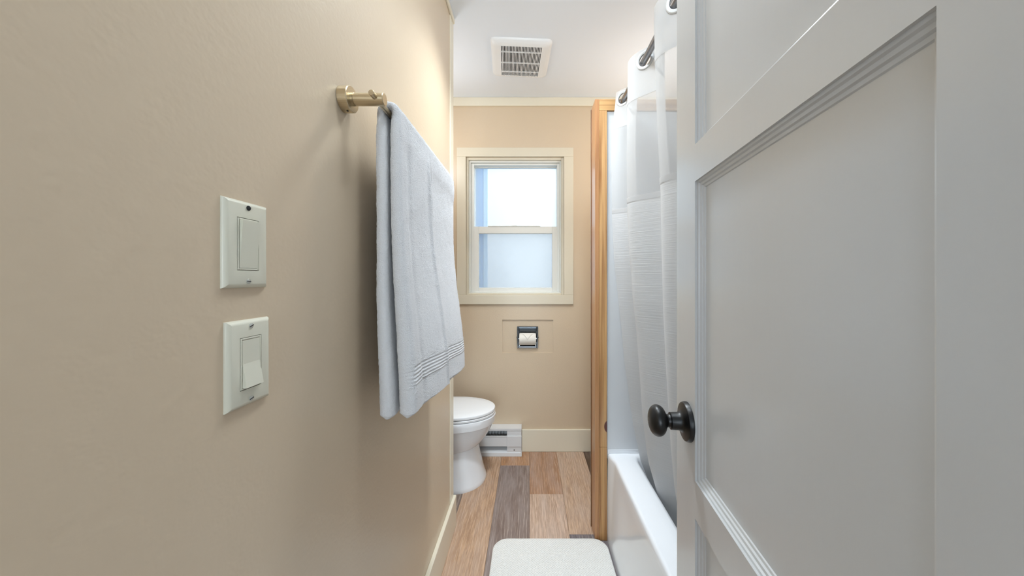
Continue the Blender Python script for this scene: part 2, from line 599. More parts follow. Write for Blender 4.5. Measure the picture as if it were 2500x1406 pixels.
# ------------------------------------------------------------------ window
win = bpy.data.objects.new('window_1', None)
win.location = (-0.10, BY, WZ0)
C.objects.link(win); WLOC[win] = (-0.10, BY, WZ0)
struct(win, 'small white single hung window with obscure glass and wide cream casing', 'window')
OX0, OX1, OZ0, OZ1 = -0.5145, 0.314, 1.046, 2.159
cf = BY - 0.014
MB().box(OX0, OX1, cf, BY, WZ1, OZ1, 0.0015).build('casing_head', M['casing'], win)
MB().box(OX0, OX1, cf, BY, OZ0, WZ0, 0.0015).build('casing_sill', M['casing'], win)
MB().box(OX0, WX0, cf, BY, WZ0, WZ1, 0.0015).build('casing_side', M['casing'], win)
MB().box(WX1, OX1, cf, BY, WZ0, WZ1, 0.0015).build('casing_side', M['casing'], win)
def ring(mb, x0, x1, z0, z1, wl, wr, wb, wt, y0, y1, bev=0.0015):
    mb.box(x0, x0 + wl, y0, y1, z0, z1, bev)
    mb.box(x1 - wr, x1, y0, y1, z0, z1, bev)
    mb.box(x0 + wl, x1 - wr, y0, y1, z0, z0 + wb, bev)
    mb.box(x0 + wl, x1 - wr, y0, y1, z1 - wt, z1, bev)
    return mb
ring(MB(), WX0, WX1, WZ0, WZ1, 0.016, 0.018, 0.010, 0.018, BY + 0.006, BY + 0.14).build('jamb_frame', M['casing'], win)
ring(MB(), WX0 + 0.016, WX1 - 0.018, WZ0 + 0.010, WZ1 - 0.018, 0.012, 0.010, 0.008, 0.012, BY + 0.022, BY + 0.13).build('track_frame', M['vinyl'], win)
ring(MB(), WX0 + 0.028, WX1 - 0.028, WZ0 + 0.018, WZ1 - 0.030, 0.022, 0.016, 0.006, 0.014, BY + 0.042, BY + 0.13).build('inner_track', M['vinyl'], win)
# upper sash behind, lower sash in front
us = ring(MB(), -0.407, 0.207, 1.560, 2.056, 0.006, 0.006, 0.040, 0.010, BY + 0.080, BY + 0.105).build('upper_sash', M['vinyl'], win)
MB().box(-0.402, 0.202, BY + 0.090, BY + 0.095, 1.598, 2.047).build('pane', M['glass'], us)
ls = ring(MB(), -0.402, 0.2045, 1.133, 1.607, 0.036, 0.0375, 0.030, 0.051, BY + 0.044, BY + 0.074, 0.002).build('lower_sash', M['vinyl'], win)
MB().box(-0.370, 0.171, BY + 0.056, BY + 0.061, 1.160, 1.560).build('pane', M['glass'], ls)
MB().box(-0.30, 0.08, BY + 0.040, BY + 0.060, 1.607, 1.612, 0.001).build('lift_rail', M['vinyl'], ls)
MB().box(-0.13, -0.09, BY + 0.046, BY + 0.066, 1.607, 1.617, 0.002).build('sash_lock', M['vinyl'], win)
MB().box(-0.42, 0.22, BY + 0.116, BY + 0.1165, 1.11, 1.60).build('insect_screen', M['screen'], win)
# assumed wing outside the obscure glass; its blue imitates cool sky light
wing = struct(MB().box(-0.60, -0.425, BY + 0.14, 3.12, 0.0, 3.0).build('wall_exterior', M['ext_cool']), 'outside wall beyond the window with cool sky light in its colour', 'wall')
MB().box(-0.60, -0.418, 3.12, 3.42, 0.0, 3.0, 0.002).build('corner_board', M['ext_cool_pale'], wing)

# ------------------------------------------------------------------ tub alcove partition in pine
part = thing('shower_end_wall', 'pine framed partition with knotty upright at the end of the bathtub', 'partition', (0.33, 1.64, 0))
PT = 2.070
MB().box(0.309, 0.328, 1.594, 1.684, 0, PT, 0.001).build('side_board', M['pine_b'], part)
MB().box(0.306, 0.313, 1.684, 1.694, 0, PT - 0.004, 0.001).build('edge_strip', M['pine_dark'], part)
MB().box(0.3285, 0.365, 1.594, 1.684, 0, 0.4375, 0.001).build('lower_post', M['pine_z'], part)
MB().box(0.3285, 0.365, 1.594, 1.684, 0.4385, PT - 0.0525, 0.001).build('upper_post', M['pine_z'], part)
MB().box(0.3285, RX, 1.594, 1.684, PT - 0.052, PT, 0.001).build('header_board', M['pine_x'], part)
MB().box(0.3670, RX, 1.603, 1.684, 0.38, PT - 0.0525, 0.002).build('surround_panel', M['surround'], part)
MB().box(0.3285, RX, 1.684, 1.694, 0, PT - 0.052).build('back_sheet', M['wall'], part)
# fix knot coordinates: object space equals world minus the empty's location
for mname in ('pine_z',):
    for n in M[mname].node_tree.nodes:
        if n.type == 'VECT_MATH' and n.operation == 'SUBTRACT':
            n.inputs[1].default_value = (0.3700 - 0.33, 1.594 - 1.64, 0.535)
struct(MB().box(RX - 0.006, RX, 0.10, 1.603, 0.40, PT).build('trim_5', M['surround']), 'white shower surround sheet on the wall behind the tub', 'panel')

# ------------------------------------------------------------------ bathtub
tub = thing('bathtub', 'glossy white alcove bathtub with sloping apron under the shower curtain', 'bathtub', (0.72, 0.85, 0))
def smooth(a, b, x):
    t = min(1, max(0, (x - a) / (b - a)))
    return t * t * (3 - 2 * t)
TD = 0.405
Ys = np.concatenate([np.linspace(0.103, 0.45, 26), np.linspace(0.47, 1.35, 30), np.linspace(1.365, 1.600, 34)])
rows = []
for y in Ys:
    w = smooth(1.600, 1.52, y)
    g = smooth(0.16, 0.36, y) * smooth(1.588, 1.525, y)
    fx = lambda a, b: a * w + b * (1 - w)
    # apron with a shallow arched relief
    arch = smooth(1.50, 1.30, y) * 0.006
    P = [(fx(0.366, 0.366), 0.0), (fx(0.367, 0.366), 0.05), (fx(0.370 + arch * 0.4, 0.366), 0.12), (fx(0.373 + arch, 0.366), 0.20),
         (fx(0.377 + arch, 0.367), 0.28), (fx(0.381 + arch * 0.5, 0.368), 0.34), (fx(0.3835, 0.369), 0.378), (fx(0.3846, 0.370), 0.392),
         (fx(0.3866, 0.372), 0.399), (fx(0.3912, 0.377), 0.4036), (0.399, TD), (0.45, TD + 0.001), (0.478, TD)]
    dz = lambda d: TD - (TD - 0.07) * g * d
    P += [(0.490, TD - 0.004 * g), (0.498, dz(0.06)), (0.505, dz(0.18)), (0.520, dz(0.5)), (0.540, dz(0.85)), (0.58, dz(0.98)), (0.66, dz(1.0)),
          (0.84, dz(1.0)), (0.92, dz(0.98)), (0.955, dz(0.85)), (0.98, dz(0.4)), (0.995, dz(0.08)), (1.01, TD), (RX - 0.008, TD)]
    rows.append([(x, y, z) for x, z in P])
MB().grid(rows).build('shell', M['acrylic'], tub, 50)
MB().box(0.369, RX - 0.008, 1.6005, 1.6025, 0.30, 0.424, 0.0008).build('wall_flange', M['acrylic'], tub)
MB().lathe((0.75, 0.42, 0.071), (0, 0, 1), [(0, 0.036), (0.004, 0.034), (0.005, 0.02)], 24).build('drain', M['chrome'], tub, 30)

# ------------------------------------------------------------------ curtain rod
RXX, RZ = 0.432, 2.046
rod = thing('curtain_rod', 'brushed steel tension rod along the top of the shower curtain', 'curtain rod', (RXX, 0.85, RZ))
MB().lathe((RXX, 0.102, RZ), (0, 1, 0), [(0, 0.014), (1.03, 0.014), (1.031, 0.0125)], 28).build('outer_tube', M['rod'], rod, 40)
MB().lathe((RXX, 1.133, RZ), (0, 1, 0), [(0, 0.0122), (0.44, 0.0122)], 28).build('inner_tube', M['rod'], rod, 40)
MB().lathe((RXX, 1.593, RZ), (0, -1, 0), [(0, 0.020), (0.018, 0.018), (0.024, 0.0135)], 28).build('end_cap', M['rod'], rod, 40)
MB().lathe((RXX, 0.101, RZ), (0, 1, 0), [(0, 0.020), (0.018, 0.018), (0.024, 0.0145)], 28).build('end_cap', M['rod'], rod, 40)

# ------------------------------------------------------------------ shower curtain
cur = thing('shower_curtain', 'white pleated shower curtain with a sheer window band, tucked into the tub', 'curtain', (RXX, 0.85, 0.2))
CP = 0.272
ZT, ZH, ZS, ZB = RZ + 0.045, 1.925, 1.540, 0.24
# room-side fold position against height for three places along the rod
tabz = np.array([0.24, 0.305, 0.365, 0.50, 0.56, 0.70, 0.84, 1.00, 1.14, 1.32, 1.50, 1.75, 1.90, 2.04, 2.12])
t1 = np.array([0.550, 0.528, 0.508, 0.478, 0.464, 0.444, 0.424, 0.410, 0.394, 0.374, 0.366, 0.363, 0.367, 0.384, 0.390])
t2 = np.array([0.560, 0.535, 0.512, 0.474, 0.464, 0.447, 0.437, 0.424, 0.409, 0.398, 0.392, 0.389, 0.390, 0.391, 0.391])
t3 = np.array([0.560, 0.535, 0.512, 0.468, 0.458, 0.446, 0.438, 0.430, 0.424, 0.419, 0.415, 0.404, 0.399, 0.395, 0.393])
def bulge(y, z):
    a, b, c = np.interp(z, tabz, t1), np.interp(z, tabz, t2), np.interp(z, tabz, t3)
    if y > 1.327:
        t = min(1, (y - 1.327) / 0.253)
        return b + (a - b) * t
    t = min(1, (1.327 - y) / 0.26)
    return b + (c - b) * t
Y0, Y1 = 0.14, 1.574
def cpoint(y, z):
    ph = 2 * PI * (y - 1.067) / CP + 0.10 * math.sin(3.1 * z + 4 * y) * smooth(1.9, 1.2, z)
    amp = 0.041 + 0.010 * smooth(1.9, 1.2, z) - 0.012 * smooth(0.7, 0.25, z)
    c = math.cos(ph)
    # room-side fold is the minimum of x
    x = bulge(y, z) + amp * (1 - c)
    x += 0.0022 * math.sin(11 * y + 5.0 * z) * smooth(2.0, 1.4, z)
    sag = 0.010 * (0.5 + 0.5 * math.cos(2 * ph))
    if z > ZT - 1e-6:
        pass
    # crease ridges on the far pleat
    x += -0.004 * math.exp(-((y - 1.500 - 0.01 * math.sin(2 * z)) / 0.010) ** 2) * smooth(1.95, 1.7, z) * smooth(0.4, 0.7, z)
    return x
ys = np.linspace(Y1, Y0, 300)
grom_y = []
yy = 1.067 + CP / 4 * 1
k = -1
gy = []
for n in range(-4, 3):
    for q in (-0.25, 0.25):
        v = 1.067 + n * CP + q * CP
        if Y0 + 0.03 < v < Y1 - 0.01:
            gy.append(v)
def sheet(z_top, z_bot, nz, holes=False):
    zs = np.linspace(z_top, z_bot, nz)
    mb = MB()
    P = []
    for z in zs:
        row = []
        for y in ys:
            zz = z
            if z_top == ZT:      # scalloped top edge dips between the rings
                zz = z - 0.008 * (1 - abs(math.sin(2 * PI * (y - 1.067) / CP))) * (z - z_bot) / (z_top - z_bot)
            row.append((cpoint(y, z), y, zz))
        P.append(row)
    mb.grid(P)
    if holes:
        keep = []
        for f in mb.f:
            cx = [sum(mb.v[i][a] for i in f) / 4 for a in range(3)]
            bad = False
            for g in gy:
                gx = cpoint(g, RZ)
                if (cx[0] - gx) ** 2 + (cx[1] - g) ** 2 + (cx[2] - RZ) ** 2 < 0.0262 ** 2:
                    bad = True
            if not bad:
                keep.append(f)
        mb.f = keep
    return mb
hd = sheet(ZT, ZH, 50, True).build('header_band', M['header'], cur, 80)
sh = sheet(ZH + 0.001, ZS, 60).build('sheer_window', M['sheer'], cur, 80)
mp_ = sheet(ZS + 0.001, ZB, 130).build('main_panel', M['curtain'], cur, 80)
# sewn hems: thin doubled strips at the seams
def hem(z0, z1, name, mat):
    mb = MB()
    P = []
    for z in (z0, z1):
        P.append([(cpoint(y, z) - 0.0012, y, z) for y in ys])
    mb.grid(P)
    return mb.build(name, mat, cur, 80)
hem(ZH + 0.004, ZH - 0.010, 'seam', M['header'])
hem(ZS + 0.008, ZS - 0.012, 'seam', M['header'])
# flat split rings
for g in gy:
    gx = cpoint(g, RZ)
    e = 0.004
    tx, ty = cpoint(g + e, RZ) - cpoint(g - e, RZ), 2 * e
    tn = Vector((tx, ty, 0)).normalized()
    nn = Vector((tn.y, -tn.x, 0))
    mb = MB()
    cen = Vector((gx, g, RZ))
    P = []
    for a in np.linspace(0, 2 * PI, 41)[:-1]:
        d = tn * math.cos(a) + Vector((0, 0, 1)) * math.sin(a)
        P.append([cen + d * 0.0235 + nn * 0.003, cen + d * 0.026 + nn * 0.0042, cen + d * 0.0325 + nn * 0.0042, cen + d * 0.035 + nn * 0.002,
                  cen + d * 0.035 - nn * 0.002, cen + d * 0.0325 - nn * 0.0042, cen + d * 0.026 - nn * 0.0042, cen + d * 0.0235 - nn * 0.003])
    mb.grid([[tuple(p) for p in r] for r in P], True, True).build('ring', M['grommet'], cur, 40)

# ------------------------------------------------------------------ panel door, open into the room
HINGE = Vector((0.2251, 0.045, 0))
da = math.atan2(0.0955, 1.0)
DT = Vector((math.sin(da), math.cos(da), 0))          # along the door towards its free edge
DN = Vector((-math.cos(da), math.sin(da), 0))         # out of the visible face
door = thing('panel_door', 'white three panel door standing open with a black knob', 'door', (HINGE.x, HINGE.y, 0))
struct(door)
door.name = 'door_1'
DW = 0.609                                             # free edge at Y = .65
DTH = 0.035
def D(u, n, z):
    p = HINGE + DT * u + DN * n
    return (p.x, p.y, z)
def dbox(u0, u1, n0, n1, z0, z1, bev=0.0):
    mb = MB().box(u0, u1, n0, n1, z0, z1, bev)
    mb.v = [D(*p) for p in mb.v]
    return mb
US = DW - 0.0885          # inner edge of the latch stile
UH = 0.156                # inner edge of the hinge stile
RAIL = [(0.010, 0.276), (0.832, 0.894), (1.390, 1.451), (1.935, 2.035)]
dbox(US, DW, -DTH, 0, 0.010, 2.035).build('latch_stile', M['door'], door)
dbox(0, UH, -DTH, 0, 0.010, 2.035).build('hinge_stile', M['door'], door)
for (a, b) in RAIL:
    dbox(UH, US, -DTH, 0, a, b, 0.0).build('rail', M['door'], door)
prof = [(-0.001, -0.0032), (0.0030, -0.0042), (0.0042, -0.0068), (0.0075, -0.0076), (0.0088, -0.0100), (0.0120, -0.0108), (0.0135, -0.0135)]
for i in range(3):
    z0, z1 = RAIL[i][1], RAIL[i + 1][0]
    dbox(UH, US, -0.024, -0.0125, z0, z1).build('panel', M['door'], door)
    mb = MB()
    P = []
    for (o_, n_) in prof:
        P.append([D(UH + o_, n_, z0 + o_), D(US - o_, n_, z0 + o_), D(US - o_, n_, z1 - o_), D(UH + o_, n_, z1 - o_)])
    mb.grid(P, False, True).build('panel_moulding', M['door'], door)
mb = MB()
dbox(DW - 0.0005, DW + 0.001, -0.030, -0.005, 0.950, 1.008).build('latch_plate', M['black'], door)
dbox(DW, DW + 0.010, -0.023, -0.011, 0.970, 0.989, 0.002).build('latch_bolt', M['black'], door)
ku, kz = DW - 0.0565, 0.979
ko = HINGE + DT * ku + Vector((0, 0, kz))
rose = MB().lathe(ko, DN, [(0, 0.0335), (0.004, 0.0335), (0.0075, 0.0318), (0.009, 0.028), (0.0105, 0.020), (0.013, 0.0165), (0.017, 0.0150), (0.030, 0.0145), (0.031, 0.0130)], 48)
kn = rose.build('knob_rose', M['black'], door, 40)
knob = []
for i in range(25):
    t = i / 24
    knob.append((t, 0))
kp = [(0.030, 0.0120), (0.033, 0.0110), (0.036, 0.0112), (0.038, 0.0140), (0.040, 0.0185), (0.043, 0.0228), (0.047, 0.0256), (0.051, 0.0266), (0.055, 0.0262),
      (0.059, 0.0240), (0.0625, 0.0200), (0.065, 0.0140), (0.0662, 0.0080), (0.0666, 0.003)]
ka = np.array(kp)
kt = np.concatenate([[0], np.cumsum(np.hypot(np.diff(ka[:, 0]), np.diff(ka[:, 1])))])
def catmull(arr, ts, n):
    out = []
    for q in np.linspace(0, len(arr) - 1 - 1e-6, n):
        i = int(q); f = q - i
        p0, p1, p2, p3 = arr[max(i - 1, 0)], arr[i], arr[i + 1], arr[min(i + 2, len(arr) - 1)]
        out.append(tuple(0.5 * (2 * p1 + (p2 - p0) * f + (2 * p0 - 5 * p1 + 4 * p2 - p3) * f * f + (3 * p1 - p0 - 3 * p2 + p3) * f ** 3)))
    return out
kob = MB().lathe(ko, DN, catmull(ka, kt, 56), 64).build('knob', M['black'], door, 60)
ks = ko + DN * 0.0664
MB().lathe(ks, DN, [(0, 0.0040), (0.0004, 0.0038), (0.0004, 0.0026), (0.0001, 0.0024)], 20).build('privacy_slot', M['fin'], kob, 30)

# ------------------------------------------------------------------ light switches
def wall_switch(label, y0, zc, up):
    t = thing('light_switch', label, 'light switch', (WX, y0 + 0.035, zc), 'light switches on the left wall')
    W_, H_, TH = 0.0699, 0.1146, 0.0062
    y1 = y0 + W_
    oy, oz = 0.0175, 0.0345      # half opening
    yc = (y0 + y1) / 2
    mb = MB()
    z0, z1 = zc - H_ / 2, zc + H_ / 2
    # faceted plate: outer edge, rounded shoulder, flat with opening
    loops = []
    for (ins, h) in ((0, 0), (0.0004, 0.0018), (0.0016, 0.0038), (0.0034, 0.0054), (0.0058, TH)):
        loops.append([(WX + h, y0 + ins, z0 + ins), (WX + h, y1 - ins, z0 + ins), (WX + h, y1 - ins, z1 - ins), (WX + h, y0 + ins, z1 - ins)])
    loops.append([(WX + TH, yc - oy, zc - oz), (WX + TH, yc + oy, zc - oz), (WX + TH, yc + oy, zc + oz), (WX + TH, yc - oy, zc + oz)])
    loops.append([(WX + 0.001, yc - oy, zc - oz), (WX + 0.001, yc + oy, zc - oz), (WX + 0.001, yc + oy, zc + oz), (WX + 0.001, yc - oy, zc + oz)])
    mb.grid(loops, False, True)
    mb.build('cover_plate', M['switch'], t, 25)
    g = 0.0008
    fr = MB()
    fy, fz, fw = oy - g, oz - g, 0.0022
    fr.box(WX + 0.0005, WX + 0.0066, yc - fy, yc - fy + fw, zc - fz, zc + fz, 0.0005)
    fr.box(WX + 0.0005, WX + 0.0066, yc + fy - fw, yc + fy, zc - fz, zc + fz, 0.0005)
    fr.box(WX + 0.0005, WX + 0.0066, yc - fy + fw, yc + fy - fw, zc - fz, zc - fz + fw, 0.0005)
    fr.box(WX + 0.0005, WX + 0.0066, yc - fy + fw, yc + fy - fw, zc + fz - fw, zc + fz, 0.0005)
    fr.build('rocker_frame', M['switch'], t)
    ry, rz = fy - fw - 0.0004, fz - fw - 0.0004
    hi, lo, mid = 0.0120, 0.0062, 0.0066
    top, bot = (0.0108, 0.0066) if up else (lo, hi)
    mid = 0.0087 if up else mid
    v = [(WX + 0.001, yc - ry, zc - rz), (WX + 0.001, yc + ry, zc - rz), (WX + 0.001, yc + ry, zc + rz), (WX + 0.001, yc - ry, zc + rz),
         (WX + bot, yc - ry, zc - rz), (WX + bot, yc + ry, zc - rz), (WX + mid, yc + ry, zc), (WX + mid, yc - ry, zc), (WX + top, yc + ry, zc + rz), (WX + top, yc - ry, zc + rz)]
    f = [(4, 5, 6, 7), (7, 6, 8, 9), (0, 1, 5, 4), (2, 3, 9, 8), (0, 4, 7, 9, 3), (1, 2, 8, 6, 5), (0, 3, 2, 1)]
    MB().raw(v, f).build('rocker', M['switch'], t)
    for s, ang in ((1, 20), (-1, -8 if up else 12)):
        c = (WX + TH - 0.0006, yc, zc + s * 0.0487)
        mb = MB().lathe(c, (1, 0, 0), [(0, 0.0034), (0.0012, 0.0033), (0.0017, 0.0024)], 20)
        sc_ = mb.build('screw', M['steel'] if not (up and s == 1) else M['dark'], t, 30)  # upper switch's top hole is empty: a dark disc paints its shade
        ca, sa = math.cos(math.radians(ang)), math.sin(math.radians(ang))
        mb = MB().box(c[0] + 0.0014, c[0] + 0.0019, -0.0031, 0.0031, -0.0005, 0.0005)
        mb.v = [(p[0], c[1] + p[1] * ca - p[2] * sa, c[2] + p[1] * sa + p[2] * ca) for p in mb.v]
        mb.build('slot', M['dark'], sc_)
    return t
wall_switch('upper white rocker light switch, pressed in at the bottom, above the other', 0.4177, 1.2740, True)
wall_switch('lower white rocker light switch, pressed in at the top, below the other', 0.4222, 1.1170, False)

# ------------------------------------------------------------------ towel bar
BX, BZ = -0.310, 1.594
bar = thing('towel_bar', 'brushed champagne nickel towel bar with round posts on the left wall', 'towel bar', (WX, 1.0, BZ))
for py in (0.693, 1.303):
    MB().lathe((WX, py, BZ), (1, 0, 0), [(0, 0.0245), (0.0005, 0.0255), (0.0185, 0.0255), (0.0200, 0.0243), (0.0200, 0.0130)], 56).build('flange', M['nickel'], bar, 30)
    p = MB().lathe((WX + 0.019, py, BZ), (1, 0, 0), [(0, 0.0125), (0.006, 0.0125), (0.0063, 0.0118), (0.0075, 0.0118), (0.0078, 0.0125), (0.0655, 0.0125), (0.0668, 0.0114)], 48).build('post', M['nickel'], bar, 30)
MB().lathe((BX, 0.666, BZ), (0, 1, 0), [(0, 0.0050), (0.0006, 0.0057), (0.662, 0.0057), (0.6626, 0.0050)], 32).build('bar', M['nickel'], bar, 30)
MB().lathe((WX + 0.012, 0.689, BZ - 0.0253), (0, 0, -1), [(0, 0.0022), (0.0006, 0.0018)], 12).build('set_screw', M['dark'], bar)

# ------------------------------------------------------------------ bath towel: one folded cloth over the bar
TY0, TY1 = 0.742, 1.302
def towel_path(v):
    """v: 0 (near end) .. 1 (far end). centre line back bottom -> over bar -> front bottom as (x, z, thickness)"""
    pts = []
    zb_f = 0.936 - 0.040 * v
    zb_b = 0.930 + 0.02 * v
    rr = 0.0158
    n1, n2, n3 = 150, 26, 250
    for i in range(n1):
        t = i / (n1 - 1)                       # 0 bottom .. 1 top
        z = zb_b + (BZ - zb_b) * t
        d = 1 - t
        x = BX - rr + 0.004 * d + (0.010 + 0.002 * math.sin(5 * v)) * smooth(0.55, 1.0, d)
        pts.append((x, z, 0.0205 + 0.005 * smooth(0.0, 0.08, d) + 0.010 * smooth(0.4, 1.0, d)))
    for i in range(1, n2 - 1):
        a = PI * i / (n2 - 1)
        pts.append((BX - rr * math.cos(a), BZ + rr * math.sin(a) * 1.0, 0.0205))
    for i in range(n3):
        t = i / (n3 - 1)
        t = t / 0.6 * 0.83 if t < 0.6 else 0.83 + (t - 0.6) / 0.4 * 0.17
        z = BZ + (zb_f - BZ) * t
        x = BX + rr + 0.004 * t + (0.026 + 0.012 * v) * smooth(0.30, 1.05, t)
        pts.append((x, z, 0.0205 + 0.005 * smooth(0.0, 0.08, t) + 0.012 * smooth(0.35, 1.0, t)))
    return pts, n1, n2 - 2, n3
NS = 150
def ringuv():
    # closed ring around the folded cloth: outside near->far, round far end, inside far->near, round near end
    R = []
    for i in range(NS):
        R.append((i / (NS - 1), 1.0, 0.0))
    for k_ in range(1, 9):
        a = PI * k_ / 9
        R.append((1.0, math.cos(a), math.sin(a)))
    for i in range(NS // 3):
        R.append((1 - i / (NS // 3 - 1), -1.0, 0.0))
    for k_ in range(1, 9):
        a = PI * k_ / 9
        R.append((0.0, -math.cos(a), -math.sin(a)))
    return R
RING = ringuv()
cachep = {}
P = []
rows_n = None
for (v, side, endo) in RING:
    pts, n1, n2, n3 = towel_path(v)
    arr = np.array(pts)
    tang = np.gradient(arr[:, :2], axis=0)
    tang /= np.linalg.norm(tang, axis=1)[:, None]
    nrm = np.stack([-tang[:, 1], tang[:, 0]], axis=1)        # outside of the drape
    th = arr[:, 2] / 2
    col = []
    m = len(pts)
    for i in range(m):
        x, z = arr[i, 0], arr[i, 1]
        infront = i >= n1 + n2
        t = (z - BZ) / (arr[-1, 1] - BZ) if infront else 0
        y = TY0 + 0.011 + (TY1 - TY0 - 0.022) * v
        off = side * th[i]
        near_top = 1 - smooth(0.0, 0.14, abs(i - n1 - n2 / 2) / (n1 + n2))
        y -= 0.022 * v ** 6 * near_top
        if side > 0 and infront:
            # soft vertical folds of the outer cloth
            yf = 0.945 + 0.060 * t
            edge = math.exp(-((y - yf) / 0.010) ** 2) * 0.006 - 0.008 * smooth(yf, yf + 0.02, y)
            f2 = 0.004 * math.exp(-((y - 0.985 - 0.07 * t) / 0.006) ** 2) * smooth(0.55, 0.2, t)
            f3 = 0.004 * math.sin(26 * y + 2.0 * t) * smooth(0.1, 0.6, t)
            f4 = -0.004 * math.exp(-((y - 0.79 - 0.03 * t) / 0.014) ** 2)
            k_ = smooth(0.0, 0.15, t)
            off += (edge + f2 + f3 + f4) * k_
            # corded border: ribs then flat hem
            hb = (z - arr[-1, 1])
            if 0.060 < hb < 0.1005:
                off += 0.0006 * math.cos((hb - 0.060) / 0.0081 * 2 * PI) - 0.0006
            elif hb <= 0.060:
                off -= 0.0012
        # far edge fans a little, near edge leans outwards at the foot
        if infront:
            y += 0.018 * smooth(0.3, 1.0, t) * (v - 0.3)
        y += endo * th[i] * 0.95
        px, pz = x + nrm[i, 0] * off, z + nrm[i, 1] * off
        hbz = z - arr[-1, 1] if infront else 1
        amp = 0.0011 if not (infront and hbz < 0.10 and side > 0) else 0.0005
        q = Vector((px, y, pz))
        dn = noise.noise(q * 210) * amp + noise.noise(q * 24) * 0.0010
        px += nrm[i, 0] * dn * (1 if side >= 0 else -1)
        y += noise.noise(q * 190 + Vector((7, 3, 1))) * amp
        pz += nrm[i, 1] * dn + (noise.noise(q * 40) * 0.002 if i in (0, m - 1) else 0)
        col.append((px, y, pz))
    P.append(col)
tw = MB()
tw.grid(P, True, False)
nn_, mm_ = len(P), len(P[0])
# bottom caps, rounded by closing ring strips
for idx_ in (0, mm_ - 1):
    o_pts = [P[a][idx_] for a in range(nn_)]
    cap_rows = [o_pts]
    sgn = -1
    for stp, (ins, dz_) in enumerate(((0.30, 0.005), (0.62, 0.0085), (0.92, 0.0095))):
        row = []
        for a in range(nn_):
            p = o_pts[a]
            v = RING[a][0]
            pts, n1, n2, n3 = towel_path(v)
            cx = pts[idx_][0]
            row.append((cx + (p[0] - cx) * (1 - ins), p[1] + (0.9 if v < 0.5 else -0.9) * ins * 0.008 * (abs(RING[a][2]) > 0), p[2] - dz_))
        cap_rows.append(row)
    tw.grid([[r[a] for r in cap_rows] for a in range(nn_)], True, False)
towel = tag(tw.build('bath_towel', M['terry'], None, 60, origin=(BX, 1.02, BZ)), 'white terry bath towel folded over the towel bar', 'towel')

# ------------------------------------------------------------------ toilet
toi = thing('toilet', 'white elongated toilet with closed lid, half hidden behind the left wall', 'toilet', (-0.55, 2.10, 0))
TC = 2.105
def egg(xt, xb, hw, n=56, cx=None, p=2.25):
    """outline from tip xt (front, +x) back to xb"""
    cx = cx if cx is not None else xt - 0.26
    out = []
    for k_ in range(n):
        a = 2 * PI * k_ / n
        c, s = math.cos(a), math.sin(a)
        if c >= 0:
            x = cx + (xt - cx) * c ** (2 / 2.05)
            y = hw * math.copysign(abs(s) ** (2 / 2.05), s)
        else:
            x = cx - (cx - xb) * abs(c) ** (2 / 3.4)
            y = hw * math.copysign(abs(s) ** (2 / 2.6), s)
        out.append((x, y))
    return out
def loft(mb, secs, cap_bottom=True, cap_top=True):
    P = [[(x, TC + y, z) for (x, y) in o_] for (o_, z) in secs]
    n0 = len(mb.v)
    mb.grid(P, False, True)
    n = len(P[0])
    if cap_bottom:
        mb.f.append(tuple(n0 + k_ for k_ in reversed(range(n))))
    if cap_top:
        mb.f.append(tuple(n0 + (len(P) - 1) * n + k_ for k_ in range(n)))
    return mb
TB = -0.70
bowl = loft(MB(), [
    (egg(-0.268, TB, 0.172, cx=-0.44), 0.0), (egg(-0.266, TB, 0.172, cx=-0.44), 0.008), (egg(-0.270, TB, 0.168, cx=-0.44), 0.022), (egg(-0.279, TB, 0.158, cx=-0.45), 0.05),
    (egg(-0.292, TB, 0.148, cx=-0.45), 0.10), (egg(-0.306, TB, 0.140, cx=-0.46), 0.16), (egg(-0.316, TB, 0.136, cx=-0.46), 0.202), (egg(-0.317, TB, 0.137, cx=-0.47), 0.214),
    (egg(-0.305, TB, 0.146, cx=-0.47), 0.222), (egg(-0.288, TB, 0.156, cx=-0.47), 0.240), (egg(-0.262, TB, 0.167, cx=-0.47), 0.272), (egg(-0.238, TB, 0.176, cx=-0.47), 0.312),
    (egg(-0.222, TB, 0.181, cx=-0.47), 0.345), (egg(-0.219, TB, 0.182, cx=-0.47), 0.349), (egg(-0.2145, TB, 0.186, cx=-0.47), 0.352),
    (egg(-0.209, TB, 0.187, cx=-0.47), 0.375), (egg(-0.208, TB, 0.187, cx=-0.47), 0.395), (egg(-0.211, TB, 0.184, cx=-0.47), 0.400)])
bowl.build('bowl', M['porcelain'], toi, 32)
seat = loft(MB(), [(egg(-0.216, -0.64, 0.178, cx=-0.47), 0.401), (egg(-0.212, -0.64, 0.182, cx=-0.47), 0.404), (egg(-0.211, -0.64, 0.183, cx=-0.47), 0.413), (egg(-0.215, -0.64, 0.179, cx=-0.47), 0.4175)])
seat.build('seat', M['seat'], toi, 40)
lid = loft(MB(), [(egg(-0.219, -0.645, 0.176, cx=-0.47), 0.4185), (egg(-0.212, -0.645, 0.183, cx=-0.47), 0.4215), (egg(-0.2105, -0.645, 0.1845, cx=-0.47), 0.430),
                  (egg(-0.213, -0.645, 0.182, cx=-0.47), 0.4355), (egg(-0.222, -0.64, 0.174, cx=-0.47), 0.4385), (egg(-0.27, -0.60, 0.13, cx=-0.47), 0.4415), (egg(-0.36, -0.55, 0.06, cx=-0.47), 0.4425)])
lid.build('lid', M['seat'], toi, 40)
MB().box(-0.945, -0.745, TC - 0.205, TC + 0.205, 0.395, 0.76, 0.02, 3).build('tank', M['porcelain'], toi, 40)
MB().box(-0.955, -0.735, TC - 0.215, TC + 0.215, 0.761, 0.80, 0.01, 2).build('tank_lid', M['porcelain'], toi, 40)
MB().box(-0.78, -0.66, TC - 0.12, TC + 0.12, 0.0, 0.40, 0.02, 2).build('rear_pedestal', M['porcelain'], toi, 40)
